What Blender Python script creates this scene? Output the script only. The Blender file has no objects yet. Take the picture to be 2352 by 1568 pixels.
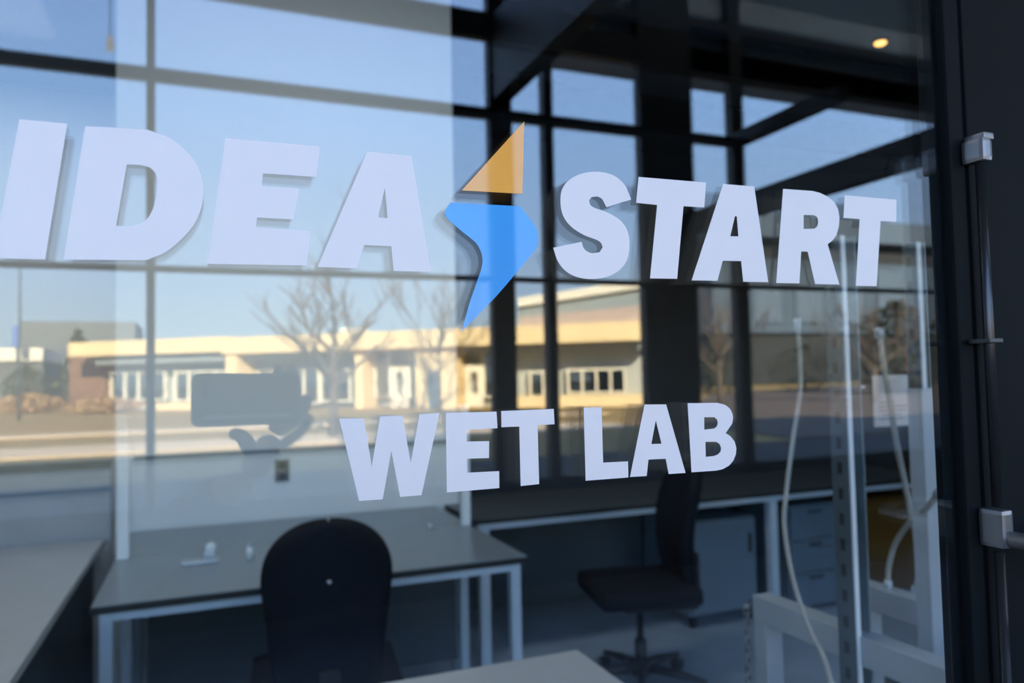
import bpy, bmesh, math, random
from mathutils import Vector, Matrix
random.seed(7)
PI = math.pi
SC = bpy.context.scene
COL = SC.collection

# ------------------------------------------------------------------ camera
F, CX, CY = 1740.0, 1176.0, 784.0
CAM = Vector((0, -0.5, 1.45))
a = Vector((4314, 11, -1740)).normalized()          # world X seen by the camera
b = Vector((-701, -94, -1740)); b = (b - a * a.dot(b)).normalized()
c = a.cross(b)
RC = Matrix((a, b, c))                              # world from camera
cd = bpy.data.cameras.new('camera'); cam = bpy.data.objects.new('camera', cd); COL.objects.link(cam)
cam.matrix_world = Matrix.Translation(CAM) @ RC.to_4x4()
cd.sensor_width = 36; cd.lens = F / 2352 * 36; cd.clip_start = 0.005; cd.clip_end = 600
cd.dof.use_dof = True; cd.dof.focus_distance = 0.56; cd.dof.aperture_fstop = 6.0
SC.camera = cam
SC.view_settings.view_transform = 'Standard'; SC.view_settings.look = 'None'
SC.view_settings.gamma = 1; SC.view_settings.exposure = 0; SC.view_settings.use_curve_mapping = False
SC.cycles.transparent_max_bounces = 24
SC.cycles.max_bounces = 8
SC.cycles.diffuse_bounces = 5
SC.cycles.sample_clamp_indirect = 25

# ------------------------------------------------------------------ sky and sun
W = bpy.data.worlds.new('sky'); SC.world = W; W.use_nodes = True
nt = W.node_tree; nt.nodes.clear()
out = nt.nodes.new('ShaderNodeOutputWorld'); bg = nt.nodes.new('ShaderNodeBackground')
tc = nt.nodes.new('ShaderNodeTexCoord'); sx = nt.nodes.new('ShaderNodeSeparateXYZ'); cr = nt.nodes.new('ShaderNodeValToRGB')
nt.links.new(tc.outputs['Generated'], sx.inputs[0]); nt.links.new(sx.outputs['Z'], cr.inputs[0])
nt.links.new(cr.outputs[0], bg.inputs[0]); nt.links.new(bg.outputs[0], out.inputs[0])
el = cr.color_ramp.elements
el[0].position = 0.0; el[0].color = (0.58, 0.67, 0.72, 1)
el[1].position = 1.0; el[1].color = (0.10, 0.22, 0.55, 1)
for p, col in ((0.06, (0.50, 0.63, 0.75, 1)), (0.16, (0.39, 0.56, 0.84, 1)), (0.32, (0.33, 0.54, 0.94, 1)), (0.5, (0.29, 0.45, 0.86, 1))):
    e = el.new(p); e.color = col
bg.inputs[1].default_value = 5.6
sd = bpy.data.lights.new('sun', 'SUN'); sun = bpy.data.objects.new('sun', sd); COL.objects.link(sun)
sd.energy = 35; sd.color = (1.0, 0.86, 0.62); sd.angle = 0.009
SUN_DIR = Vector((-0.12, 0.90, 0.425)).normalized()  # towards the sun
sun.rotation_euler = SUN_DIR.to_track_quat('Z', 'Y').to_euler(); sun.location = (0, 20, 30)
def area(name, loc, sx_, sy_, power, col=(1, 1, 1), rot=(0, 0, 0)):
    l = bpy.data.lights.new(name, 'AREA'); l.shape = 'RECTANGLE'; l.size = sx_; l.size_y = sy_; l.energy = power; l.color = col
    o = bpy.data.objects.new(name, l); COL.objects.link(o); o.location = loc; o.rotation_euler = rot
    return o
area('lab_fill', (0.4, 1.75, 3.96), 1.2, 0.6, 24, (0.93, 0.97, 1.0))  # added soft fill for the lab, out of view, no fixture
area('lab_fill', (-2.2, 2.0, 3.96), 1.2, 0.6, 8, (0.93, 0.97, 1.0))  # added weak fill for the left part of the lab
area('lab_fill', (-1.6, 5.4, 3.96), 1.2, 0.6, 20, (0.95, 0.97, 1.0))  # added fill that lifts the back wall at the left
area('lab_fill', (1.9, 1.9, 3.96), 1.2, 0.3, 12, (0.72, 0.86, 1.0))  # added bluish fill standing in for skylight on the floor

area('lobby_fill', (6.5, -3.0, 5.25), 7.0, 0.4, 42, (0.8, 0.9, 1.0))  # added unseen fill that brightens the canopy face

# ------------------------------------------------------------------ picture helpers: a ray through a pixel meets a plane
def ray(px, py): return RC @ Vector((px - CX, -(py - CY), -F))
def onY(px, py, Y): d = ray(px, py); return CAM + d * ((Y - CAM.y) / d.y)
def onX(px, py, X): d = ray(px, py); return CAM + d * ((X - CAM.x) / d.x)
def onZ(px, py, Z): d = ray(px, py); return CAM + d * ((Z - CAM.z) / d.z)

# ------------------------------------------------------------------ materials
M = {}
def mk(name, col, rough=0.6, metal=0.0, spec=0.5, var=0.0, vscale=8.0, bump=0.0, bscale=60.0, col2=None, coat=0.0, emit=None, estr=0.0, stretch=None):
    m = bpy.data.materials.new(name); m.use_nodes = True; t = m.node_tree
    p = t.nodes['Principled BSDF']; p.inputs['Base Color'].default_value = (*col, 1)
    p.inputs['Roughness'].default_value = rough; p.inputs['Metallic'].default_value = metal
    p.inputs['Specular IOR Level'].default_value = spec; p.inputs['Coat Weight'].default_value = coat
    if emit: p.inputs['Emission Color'].default_value = (*emit, 1); p.inputs['Emission Strength'].default_value = estr
    if var or bump:
        g = t.nodes.new('ShaderNodeTexCoord'); mp = t.nodes.new('ShaderNodeMapping')
        t.links.new(g.outputs['Object'], mp.inputs[0])
        if stretch: mp.inputs['Scale'].default_value = stretch
    if var:
        n = t.nodes.new('ShaderNodeTexNoise'); n.inputs['Scale'].default_value = vscale; n.inputs['Detail'].default_value = 5
        r = t.nodes.new('ShaderNodeValToRGB'); k = col2 or tuple(x * (1 - var) for x in col)
        r.color_ramp.elements[0].position = 0.3; r.color_ramp.elements[0].color = (*k, 1)
        r.color_ramp.elements[1].position = 0.7; r.color_ramp.elements[1].color = (*col, 1)
        t.links.new(mp.outputs[0], n.inputs[0]); t.links.new(n.outputs[0], r.inputs[0]); t.links.new(r.outputs[0], p.inputs['Base Color'])
    if bump:
        n2 = t.nodes.new('ShaderNodeTexNoise'); n2.inputs['Scale'].default_value = bscale
        bp = t.nodes.new('ShaderNodeBump'); bp.inputs['Strength'].default_value = bump; bp.inputs['Distance'].default_value = 0.01
        t.links.new(mp.outputs[0], n2.inputs[0]); t.links.new(n2.outputs[0], bp.inputs['Height']); t.links.new(bp.outputs[0], p.inputs['Normal'])
    M[name] = m
    return m
def glass(name, r0, tint=(1, 1, 1), power=5.0):
    """A thin sheet: one share mirrored (Schlick), the rest let through with a tint."""
    m = bpy.data.materials.new(name); m.use_nodes = True; t = m.node_tree; t.nodes.clear()
    o = t.nodes.new('ShaderNodeOutputMaterial'); mix = t.nodes.new('ShaderNodeMixShader')
    tr = t.nodes.new('ShaderNodeBsdfTransparent'); gl = t.nodes.new('ShaderNodeBsdfGlossy'); lw = t.nodes.new('ShaderNodeLayerWeight')
    lw.inputs['Blend'].default_value = 0.5; gl.inputs['Roughness'].default_value = 0.0; tr.inputs[0].default_value = (*tint, 1)
    pw = t.nodes.new('ShaderNodeMath'); pw.operation = 'POWER'; pw.inputs[1].default_value = power
    ml = t.nodes.new('ShaderNodeMath'); ml.operation = 'MULTIPLY_ADD'; ml.inputs[1].default_value = 1 - r0; ml.inputs[2].default_value = r0
    t.links.new(lw.outputs['Facing'], pw.inputs[0]); t.links.new(pw.outputs[0], ml.inputs[0])
    t.links.new(ml.outputs[0], mix.inputs[0]); t.links.new(tr.outputs[0], mix.inputs[1]); t.links.new(gl.outputs[0], mix.inputs[2])
    t.links.new(mix.outputs[0], o.inputs[0]); M[name] = m
    return m
glass('pane_glass', 0.046, (0.985, 0.995, 0.99))
glass('clear_glass', 0.02, (0.99, 1, 1))
glass('far_glass', 0.25, (0.35, 0.4, 0.38))
mk('black_frame', (0.005, 0.007, 0.009), 0.6, spec=0.10, var=0.2, vscale=3)
mk('lobby_steel', (0.028, 0.027, 0.026), 0.5, var=0.2, vscale=3)
mk('black_metal', (0.02, 0.02, 0.022), 0.28, 0.6, var=0.2, vscale=6)
mk('dark_steel_rod', (0.07, 0.07, 0.075), 0.3, 0.8, var=0.2, vscale=10)
mk('chrome', (0.75, 0.76, 0.78), 0.12, 1.0, var=0.05, vscale=5)
mk('white_vinyl', (0.86, 0.81, 0.80), 0.28, spec=0.35, var=0.02, vscale=30)
mk('blue_vinyl', (0.0, 0.33, 0.80), 0.3, spec=0.4, coat=1.0, var=0.04, vscale=30)
mk('orange_vinyl', (0.98, 0.40, 0.01), 0.3, spec=0.4, coat=1.0, var=0.04, vscale=30)
mk('white_paint', (0.74, 0.78, 0.80), 0.75, var=0.04, vscale=2.5, bump=0.05)
mk('grey_paint', (0.16, 0.17, 0.19), 0.8, var=0.12, vscale=2)
mk('dark_ceiling', (0.12, 0.15, 0.18), 0.85, var=0.2, vscale=2)
mk('lobby_soffit', (0.16, 0.17, 0.18), 0.8, var=0.15, vscale=2)
mk('lab_floor', (0.36, 0.43, 0.52), 0.14, var=0.18, vscale=3.5)
mk('lobby_floor', (0.05, 0.05, 0.052), 0.6, var=0.2, vscale=4)
mk('bench_laminate', (0.24, 0.28, 0.31), 0.3, var=0.07, vscale=14)
mk('light_laminate', (0.52, 0.53, 0.53), 0.32, var=0.05, vscale=14)
mk('bench_edge', (0.012, 0.014, 0.018), 0.5, var=0.2, vscale=20)
mk('frame_paint', (0.52, 0.60, 0.68), 0.4, var=0.05, vscale=10)
mk('white_upright', (0.76, 0.80, 0.82), 0.45, var=0.04, vscale=10)
mk('modesty_panel', (0.045, 0.06, 0.075), 0.6, var=0.1, vscale=6)
mk('chair_fabric', (0.010, 0.012, 0.018), 0.9, spec=0.2, bump=0.3, bscale=900, var=0.2, vscale=40)
mk('black_plastic', (0.015, 0.016, 0.02), 0.45, var=0.2, vscale=10)
mk('outlet_plate', (0.16, 0.15, 0.14), 0.5, var=0.1, vscale=30)
mk('outlet_black', (0.015, 0.014, 0.014), 0.5, var=0.1, vscale=30)
mk('cabinet_steel', (0.13, 0.18, 0.23), 0.4, var=0.06, vscale=5)
mk('safety_yellow', (0.13, 0.06, 0.008), 0.4, var=0.1, vscale=5)
mk('galvanised', (0.28, 0.36, 0.41), 0.4, 0.5, var=0.25, vscale=30)
mk('aluminium', (0.50, 0.55, 0.60), 0.42, 0.35, var=0.08, vscale=12)
mk('clear_hose', (0.42, 0.41, 0.38), 0.25, spec=0.7, var=0.1, vscale=30)
mk('red_plastic', (0.75, 0.03, 0.06), 0.35, var=0.08, vscale=20)
mk('partition_grey', (0.40, 0.41, 0.44), 0.9, var=0.06, vscale=8)
mk('paper', (0.62, 0.58, 0.55), 0.85, var=0.05, vscale=20)
mk('ink', (0.10, 0.10, 0.11), 0.8, var=0.1, vscale=20)
mk('lamp_warm', (1, 0.7, 0.3), 0.5, emit=(1.0, 0.52, 0.14), estr=3.2, var=0.02, vscale=5)
mk('highlight_white', (1, 1, 1), 0.5, emit=(1, 1, 1), estr=2.0, var=0.02, vscale=5)
mk('chain_steel', (0.35, 0.36, 0.38), 0.35, 0.8, var=0.2, vscale=30)
mk('mechanical_grey', (0.10, 0.11, 0.11), 0.5, 0.3, var=0.4, vscale=14)
mk('facade_cream', (0.90, 0.70, 0.40), 0.85, var=0.10, vscale=0.35, bump=0.1, bscale=4)
mk('facade_white', (0.85, 0.80, 0.68), 0.8, var=0.05, vscale=1)
mk('roof_grey', (0.30, 0.35, 0.38), 0.8, var=0.12, vscale=0.5)
mk('soffit_pink', (0.50, 0.40, 0.36), 0.8, var=0.15, vscale=0.5)
mk('brick_brown', (0.30, 0.17, 0.11), 0.85, var=0.25, vscale=2)
mk('far_grey', (0.17, 0.19, 0.21), 0.85, var=0.06, vscale=0.1)
mk('shade_blue_grey', (0.10, 0.13, 0.17), 0.7, var=0.15, vscale=0.4)
mk('pale_fascia', (0.12, 0.17, 0.24), 0.8, var=0.06, vscale=0.3)
mk('recess_dark', (0.13, 0.14, 0.145), 0.6, var=0.2, vscale=0.5)
mk('recess_wall', (0.50, 0.52, 0.50), 0.8, var=0.15, vscale=0.6)
mk('canopy_metal', (0.60, 0.72, 0.85), 0.7, var=0.1, vscale=0.5)
mk('grey_cladding', (0.085, 0.125, 0.18), 0.8, var=0.1, vscale=0.2)
mk('grey_band', (0.035, 0.04, 0.045), 0.8, var=0.2, vscale=0.2)
mk('dark_laminate', (0.10, 0.115, 0.125), 0.35, var=0.1, vscale=10)
mk('brushed_bar', (0.22, 0.21, 0.20), 0.38, 0.8, var=0.1, vscale=10)
mk('satin_metal', (0.34, 0.34, 0.36), 0.35, 0.9, var=0.1, vscale=10)
mk('blue_sign', (0.08, 0.16, 0.5), 0.5, var=0.05, vscale=1)
mk('lawn', (0.46, 0.27, 0.08), 0.95, var=0.4, vscale=0.22, col2=(0.30, 0.22, 0.06), bump=0.3, bscale=3, stretch=(0.35, 1, 1))
mk('shadowed_lawn', (0.15, 0.11, 0.08), 0.95, var=0.3, vscale=0.4, bump=0.3, bscale=3)  # darker brown ground: the lawn's shadow is put into this colour
mk('path_concrete', (0.80, 0.60, 0.38), 0.9, var=0.08, vscale=1)
mk('asphalt', (0.036, 0.033, 0.03), 0.9, var=0.2, vscale=1.5, bump=0.2, bscale=20)
mk('bark', (0.17, 0.135, 0.11), 0.9, var=0.3, vscale=6, bump=0.3, bscale=20)
mk('dry_shrub', (0.52, 0.33, 0.16), 0.95, var=0.35, vscale=1.5)
mk('evergreen', (0.10, 0.11, 0.05), 0.95, var=0.35, vscale=1.5)
mk('dark_leaves', (0.045, 0.055, 0.04), 0.95, var=0.4, vscale=1.5)
mk('skin', (0.50, 0.30, 0.22), 0.55, var=0.06, vscale=12)
mk('hair', (0.035, 0.022, 0.015), 0.7, var=0.3, vscale=60)
mk('jacket_cloth', (0.06, 0.07, 0.10), 0.95, var=0.15, vscale=30, bump=0.1, bscale=400)
mk('trouser_cloth', (0.03, 0.035, 0.05), 0.95, var=0.15, vscale=30)
mk('shoe_leather', (0.05, 0.035, 0.03), 0.5, var=0.15, vscale=20)
mk('phone_case', (0.10, 0.115, 0.12), 0.45, var=0.05, vscale=30)
mk('lens_black', (0.01, 0.01, 0.012), 0.1, var=0.1, vscale=30)

# punched steel: dark slots repeat along the height, in the middle of the strip
m = mk('slotted_steel', (0.09, 0.12, 0.14), 0.5, 0.2); tt_ = m.node_tree; pb_ = tt_.nodes['Principled BSDF']
g_ = tt_.nodes.new('ShaderNodeTexCoord'); sp_ = tt_.nodes.new('ShaderNodeSeparateXYZ'); tt_.links.new(g_.outputs['Object'], sp_.inputs[0])
def mth(op, a0, a1):
    n = tt_.nodes.new('ShaderNodeMath'); n.operation = op
    for i_, v_ in enumerate((a0, a1)):
        if isinstance(v_, (int, float)): n.inputs[i_].default_value = v_
        elif v_ is not None: tt_.links.new(v_, n.inputs[i_])
    return n.outputs[0]
inz = mth('LESS_THAN', mth('FRACT', mth('MULTIPLY', sp_.outputs['Z'], 20.8), None), 0.45)
iny = mth('LESS_THAN', mth('ABSOLUTE', sp_.outputs['Y'], None), 0.006)
mx_ = tt_.nodes.new('ShaderNodeMix'); mx_.data_type = 'RGBA'; tt_.links.new(mth('MULTIPLY', inz, iny), mx_.inputs[0])
mx_.inputs[6].default_value = (0.09, 0.12, 0.14, 1); mx_.inputs[7].default_value = (0.02, 0.025, 0.03, 1); tt_.links.new(mx_.outputs[2], pb_.inputs['Base Color'])

# ------------------------------------------------------------------ mesh helpers
def rawbox(bm, lo, hi, bev=0.0, mat=None):
    t = bmesh.new(); bmesh.ops.create_cube(t, size=1)
    lo, hi = Vector([min(p, q) for p, q in zip(lo, hi)]), Vector([max(p, q) for p, q in zip(lo, hi)])
    for v in t.verts: v.co = Vector([(lo[i] + hi[i]) / 2 + v.co[i] * (hi[i] - lo[i]) for i in range(3)])
    if bev: bmesh.ops.bevel(t, geom=t.edges[:], offset=min(bev, min(hi - lo) * 0.45), segments=2, affect='EDGES', profile=0.7)
    if mat: bmesh.ops.transform(t, matrix=mat, verts=t.verts)
    merge(bm, t)
def merge(bm, t):
    me = bpy.data.meshes.new('t'); t.to_mesh(me); t.free(); bm.from_mesh(me); bpy.data.meshes.remove(me)
def tube(bm, pts, r, n=12, caps=True):
    pts = [Vector(p) for p in pts]; rs = r if isinstance(r, (list, tuple)) else [r] * len(pts)
    rings = []; prev = None
    for i, p in enumerate(pts):
        d = (pts[min(i + 1, len(pts) - 1)] - pts[max(i - 1, 0)]).normalized()
        u = prev if prev is not None else (Vector((0, 0, 1)) if abs(d.z) < 0.9 else Vector((1, 0, 0)))
        u = (u - d * u.dot(d)).normalized(); prev = u; w = d.cross(u)
        rings.append([bm.verts.new(p + (u * math.cos(2 * PI * k / n) + w * math.sin(2 * PI * k / n)) * rs[i]) for k in range(n)])
    for i in range(len(rings) - 1):
        for k in range(n):
            bm.faces.new((rings[i][k], rings[i][(k + 1) % n], rings[i + 1][(k + 1) % n], rings[i + 1][k]))
    if caps: bm.faces.new(rings[0][::-1]); bm.faces.new(rings[-1])
def disc(bm, ctr, r, h, axis='z', n=24):
    ax = {'x': Vector((1, 0, 0)), 'y': Vector((0, 1, 0)), 'z': Vector((0, 0, 1))}[axis]; ctr = Vector(ctr)
    tube(bm, [ctr, ctr + ax * h], r, n)
def smoothpts(pts, n=6):
    P = [Vector(p) for p in pts]; P = [P[0] * 2 - P[1]] + P + [P[-1] * 2 - P[-2]]; o = []
    for i in range(1, len(P) - 2):
        for k in range(n):
            t = k / n; p0, p1, p2, p3 = P[i - 1:i + 3]
            o.append(0.5 * ((2 * p1) + (p2 - p0) * t + (2 * p0 - 5 * p1 + 4 * p2 - p3) * t * t + (3 * p1 - p0 - 3 * p2 + p3) * t ** 3))
    o.append(P[-2]); return o
def link(name, bm, mat, parent=None, smooth=False):
    bmesh.ops.recalc_face_normals(bm, faces=bm.faces[:])
    me = bpy.data.meshes.new(name)
    off = Vector((0, 0, 0)); q = parent
    while q is not None: off += q.location; q = q.parent
    bmesh.ops.translate(bm, verts=bm.verts, vec=-off)
    bm.to_mesh(me); bm.free(); me.materials.append(M[mat])
    if smooth:
        for p in me.polygons: p.use_smooth = True
    o = bpy.data.objects.new(name, me); COL.objects.link(o)
    if parent: o.parent = parent
    return o
def box(name, lo, hi, mat, parent=None, bev=0.0):
    bm = bmesh.new(); rawbox(bm, lo, hi, bev); return link(name, bm, mat, parent)
def pipe(name, pts, r, mat, parent=None, n=12):
    bm = bmesh.new(); tube(bm, pts, r, n); return link(name, bm, mat, parent, True)
def tag(o, label, cat, group=None):
    o['label'] = label; o['category'] = cat
    if group: o['group'] = group
    return o
def thing(name, loc, label, cat, group=None):
    o = bpy.data.objects.new(name, None); COL.objects.link(o); o.location = Vector(loc); o.empty_display_size = 0.1
    return tag(o, label, cat, group)
def st(o): o['kind'] = 'structure'; return o
def root(name, loc, **k):
    o = bpy.data.objects.new(name, None); COL.objects.link(o); o.location = Vector(loc); o['kind'] = 'structure'; return o
def copytree(o, parent=None):
    n = o.copy(); COL.objects.link(n); n.parent = parent
    for ch in o.children: copytree(ch, n)
    return n

# ================================================================== THE BUILDING (lab, lobby)
GR = 0.0
st(box('floor', (-6.0, 0.03, -0.12), (9.0, 7.0, 0.0), 'lab_floor'))
fl = st(box('floor', (-14, -4.45, -0.12), (26, 0.03, 0.0), 'lobby_floor'))
st(box('ceiling', (-6.0, 0.12, 4.0), (9.0, 7.0, 4.1), 'dark_ceiling'))
st(box('wall_back', (-6.0, 6.9, 0), (0.6, 7.0, 4.0), 'white_paint'))
st(box('wall_back', (0.6, 6.9, 0), (9.0, 7.0, 4.0), 'grey_paint'))
st(box('wall_center', (0.6, 3.71, 0), (0.7, 6.9, 4.0), 'grey_paint'))
st(box('wall_left', (-6.1, 0.12, 0), (-6.0, 7.0, 4.0), 'white_paint'))
st(box('wall_right', (9.0, 0.12, 0), (9.1, 7.0, 4.0), 'grey_paint'))
st(box('ceiling', (-14, -4.5, 5.35), (26, 7.2, 5.75), 'lobby_soffit'))          # the building's flat roof
st(box('wall_west', (-14.1, -4.5, 0), (-14, 7.2, 5.35), 'grey_paint'))
st(box('wall_east', (26, -4.5, 0), (26.1, 7.2, 5.35), 'grey_paint'))
st(box('wall_rear', (-14, 7.1, 0), (26, 7.2, 5.35), 'grey_paint'))
st(box('wall_front', (-14, 0.0, 2.62), (26, 0.1, 5.35), 'grey_paint'))           # bulkhead over the glazed front
st(box('wall_front', (-14, 0.0, 0), (-4.45, 0.1, 2.62), 'grey_paint'))
st(box('wall_front', (4.1, 0.0, 0), (26, 0.1, 2.62), 'grey_paint'))
# white wall behind the first bench
XL = onY(265, 900, 3.56).x; XR = onY(1050, 900, 3.56).x
st(box('wall_center', (XL, 3.56, 0), (XR, 3.70, 4.0), 'white_paint'))
bm = bmesh.new()
z1 = onY(300, 1053, 3.55).z
rawbox(bm, (XL + 0.08, 3.545, z1 - 0.008), (XR - 0.05, 3.56, z1 + 0.008))
st(link('trim_1', bm, 'cabinet_steel'))

zl = onY(130, 1064, 3.5).z
lp = thing('low_partition', (XL - 1.2, 3.5, 0), 'low pale partition with a dark cap left of the white wall', 'partition')
box('panel', (-3.2, 3.46, 0.0), (XL - 0.01, 3.52, zl - 0.03), 'partition_grey', lp)
box('cap', (-3.2, 3.45, zl - 0.03), (XL - 0.01, 3.53, zl), 'mechanical_grey', lp, 0.004)
zl2 = onY(130, 1130, 3.46).z; box('rail', (-3.2, 3.448, zl2 - 0.008), (XL - 0.01, 3.459, zl2 + 0.008), 'cabinet_steel', lp)
# the glazed front: panes of insulated glass in black frames
def pane(n, x0, x1, z0, z1):
    w = root('window_%d' % n, ((x0 + x1) / 2, 0.02, z0))
    bm = bmesh.new(); rawbox(bm, (x0, 0.0, z0), (x1, 0.004, z1)); link('pane', bm, 'pane_glass', w)
    bm = bmesh.new(); rawbox(bm, (x0, 0.012, z0), (x1, 0.016, z1)); link('pane', bm, 'pane_glass', w)
    bm = bmesh.new(); s = 0.023
    for lo, hi in (((x0, 0.0045, z0), (x0 + s, 0.0115, z1)), ((x1 - s, 0.0045, z0), (x1, 0.0115, z1)),
                   ((x0 + s, 0.0045, z0), (x1 - s, 0.0115, z0 + s)), ((x0 + s, 0.0045, z1 - s), (x1 - s, 0.0115, z1))):
        rawbox(bm, lo, hi)
    link('spacer_bar', bm, 'black_frame', w)
    return w
XE = 0.652
pane(1, -1.02, XE, 0.12, 2.5)
pane(2, -2.75, -1.10, 0.12, 2.5)
pane(3, -4.4, -2.83, 0.12, 2.5)
pane(4, 1.76, 2.95, 0.12, 2.5)
pane(5, 3.03, 4.05, 0.12, 2.5)
def post(n, x0, x1, y0=-0.008, y1=0.020, z0=0.0, z1=2.62): st(box('trim_%d' % n, (x0, y0, z0), (x1, y1, z1), 'black_frame', None, 0.003))
post(2, 0.642, 0.6625); post(3, -1.10, -1.02); post(4, -2.83, -2.75); post(5, -4.48, -4.40); post(6, 1.68, 1.76); post(7, 2.95, 3.03); post(8, 4.05, 4.13)
st(box('trim_9', (-4.4, -0.008, 2.5), (0.634, 0.020, 2.62), 'black_frame')); st(box('trim_10', (-4.4, -0.008, 0.0), (0.634, 0.11, 0.12), 'black_frame'))
st(box('trim_11', (0.66, -0.008, 2.30), (1.68, 0.11, 2.62), 'black_frame')); st(box('trim_12', (1.76, -0.008, 2.5), (4.05, 0.11, 2.62), 'black_frame'))
st(box('trim_13', (1.76, -0.008, 0.0), (4.05, 0.11, 0.12), 'black_frame'))

# the glass door beside the pane, with its surface rod exit device
d1 = root('door_1', (1.17, 0.02, 0))
bm = bmesh.new()
rawbox(bm, (0.6635, -0.010, 0.012), (0.765, 0.040, 2.295), 0.003); rawbox(bm, (1.575, -0.010, 0.012), (1.676, 0.040, 2.295), 0.003)
rawbox(bm, (0.765, -0.010, 0.012), (1.575, 0.040, 0.26), 0.003); rawbox(bm, (0.765, -0.010, 2.19), (1.575, 0.040, 2.295), 0.003)
link('door_frame', bm, 'black_frame', d1)
box('pane', (0.765, 0.010, 0.26), (1.575, 0.016, 2.19), 'clear_glass', d1)
XRD = 0.660
zt = onY(2245, 345, -0.024).z; zc = onY(2292, 1215, -0.024).z
bm = bmesh.new()
tube(bm, [(XRD, -0.024, 0.08), (XRD, -0.024, zc - 0.02)], 0.0045, 16); tube(bm, [(XRD, -0.024, zc + 0.02), (XRD, -0.024, zt)], 0.0045, 16)
link('vertical_rod', bm, 'dark_steel_rod', d1, True)
bm = bmesh.new(); rawbox(bm, (XRD - 0.0065, -0.032, zt - 0.011), (XRD + 0.0065, -0.010, zt + 0.011), 0.004)
rawbox(bm, (XRD - 0.002, -0.030, zt + 0.010), (XRD + 0.012, -0.010, zt + 0.016), 0.002); o = link('latch_case', bm, 'satin_metal', d1); o['label'] = 'polished latch at the top of the rod'
bm = bmesh.new(); zz = onY(2270, 783, -0.024).z
rawbox(bm, (XRD - 0.009, -0.031, zz - 0.0022), (XRD + 0.009, -0.010, zz + 0.0022), 0.001); link('rod_guide', bm, 'dark_steel_rod', d1)
bm = bmesh.new(); rawbox(bm, (XRD - 0.007, -0.033, zc - 0.016), (XRD + 0.008, -0.010, zc + 0.018), 0.004); link('device_case', bm, 'satin_metal', d1)
bm = bmesh.new(); tube(bm, smoothpts([(XRD + 0.004, -0.030, zc - 0.008), (XRD + 0.006, -0.055, zc - 0.008), (XRD + 0.012, -0.078, zc - 0.008), (XRD + 0.04, -0.090, zc - 0.008), (XRD + 0.10, -0.092, zc - 0.008)], 5), 0.0075, 16)
tube(bm, [(XRD + 0.10, -0.092, zc - 0.008), (1.60, -0.092, zc - 0.008)], 0.0075, 16); tube(bm, [(1.60, -0.092, zc - 0.008), (1.63, -0.01, zc - 0.008)], 0.0075, 16)
link('crash_bar', bm, 'brushed_bar', d1, True)

# ================================================================== LETTERING ON THE PANE
def zp(pts, s, ox, oy): return [(ox + x / s, oy + y / s) for x, y in pts]
def decal(name, parent, outer, holes, mat, y=0.0):
    import mathutils
    loops = [outer] + holes
    P = [[onY(px, py, y) for px, py in lp] for lp in loops]
    tris = mathutils.geometry.tessellate_polygon([[Vector((v.x, v.z, 0)) for v in lp] for lp in P])
    flat = [v for lp in P for v in lp]; th = 0.0003
    bm = bmesh.new()
    f = [bm.verts.new((v.x, -0.0001 - th, v.z)) for v in flat]; k = [bm.verts.new((v.x, -0.0001, v.z)) for v in flat]
    for t in tris:
        bm.faces.new([f[i] for i in t]); bm.faces.new([k[i] for i in t][::-1])
    s = 0
    for lp in P:
        n = len(lp)
        for i in range(n): bm.faces.new((f[s + i], f[s + (i + 1) % n], k[s + (i + 1) % n], k[s + i]))
        s += n
    return link(name, bm, mat, parent)
def closed_smooth(pts, n=4):
    P = [Vector((x, y, 0)) for x, y in pts]; N = len(P); o = []
    for i in range(N):
        p0, p1, p2, p3 = P[i - 1], P[i], P[(i + 1) % N], P[(i + 2) % N]
        a1 = (p1 - p0).angle(p2 - p1, 0); a2 = (p2 - p1).angle(p3 - p2, 0)
        m = n if (a1 < 0.75 and a2 < 0.75) else 1
        for k in range(m):
            t = k / m; q = 0.5 * ((2 * p1) + (p2 - p0) * t + (2 * p0 - 5 * p1 + 4 * p2 - p3) * t * t + (3 * p1 - p0 - 3 * p2 + p3) * t ** 3) if m > 1 else p1
            o.append((q.x, q.y))
    return o
g = 'white lettering on the glass'
w1 = thing('word_decal', onY(450, 605, 0), 'white slanted vinyl word IDEA on the glass, left of the bolt emblem', 'lettering', g)
decal('letter', w1, [(44.7, 274), (155, 284), (104, 596), (-17, 593)], [], 'white_vinyl')
decal('letter', w1, zp([(460, 682), (700, 694), (800, 702)], 2.351, 0, 0) + closed_smooth(zp([(800, 702), (900, 735), (1000, 810), (1070, 900), (1100, 1020), (1085, 1130), (1040, 1225), (960, 1310), (880, 1370), (790, 1405)], 2.351, 0, 0))[1:-1][:36] + zp([(790, 1405), (343, 1402)], 2.351, 0, 0),
      [zp([(685, 888), (760, 892), (810, 905), (838, 932), (849, 965), (849, 1010), (842, 1070), (828, 1125), (805, 1170), (775, 1200), (740, 1216), (700, 1221), (628, 1220)], 2.351, 0, 0)], 'white_vinyl')
decal('letter', w1, zp([(1217, 745), (1728, 790), (1708, 957), (1420, 937), (1412, 1003), (1618, 1016), (1583, 1186), (1388, 1175), (1381, 1226), (1680, 1246), (1655, 1434), (1119, 1425)], 2.351, 0, 0), [], 'white_vinyl')
decal('letter', w1, zp([(1982, 818), (2222, 842), (2327, 1468), (2125, 1463), (2112, 1330), (1966, 1323), (1926, 1449), (1713, 1441)], 2.351, 0, 0), [zp([(2078, 1015), (2092, 1178), (2040, 1175)], 2.351, 0, 0)], 'white_vinyl')
em = thing('bolt_emblem', onY(1130, 760, 0), 'orange and blue lightning bolt emblem stuck on the glass between two words', 'emblem')
o = decal('sail_shape', em, zp([(893, 55), (880, 545), (470, 522)], 2.94, 900, 260), [], 'orange_vinyl'); o['label'] = 'orange upper triangle'
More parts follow.
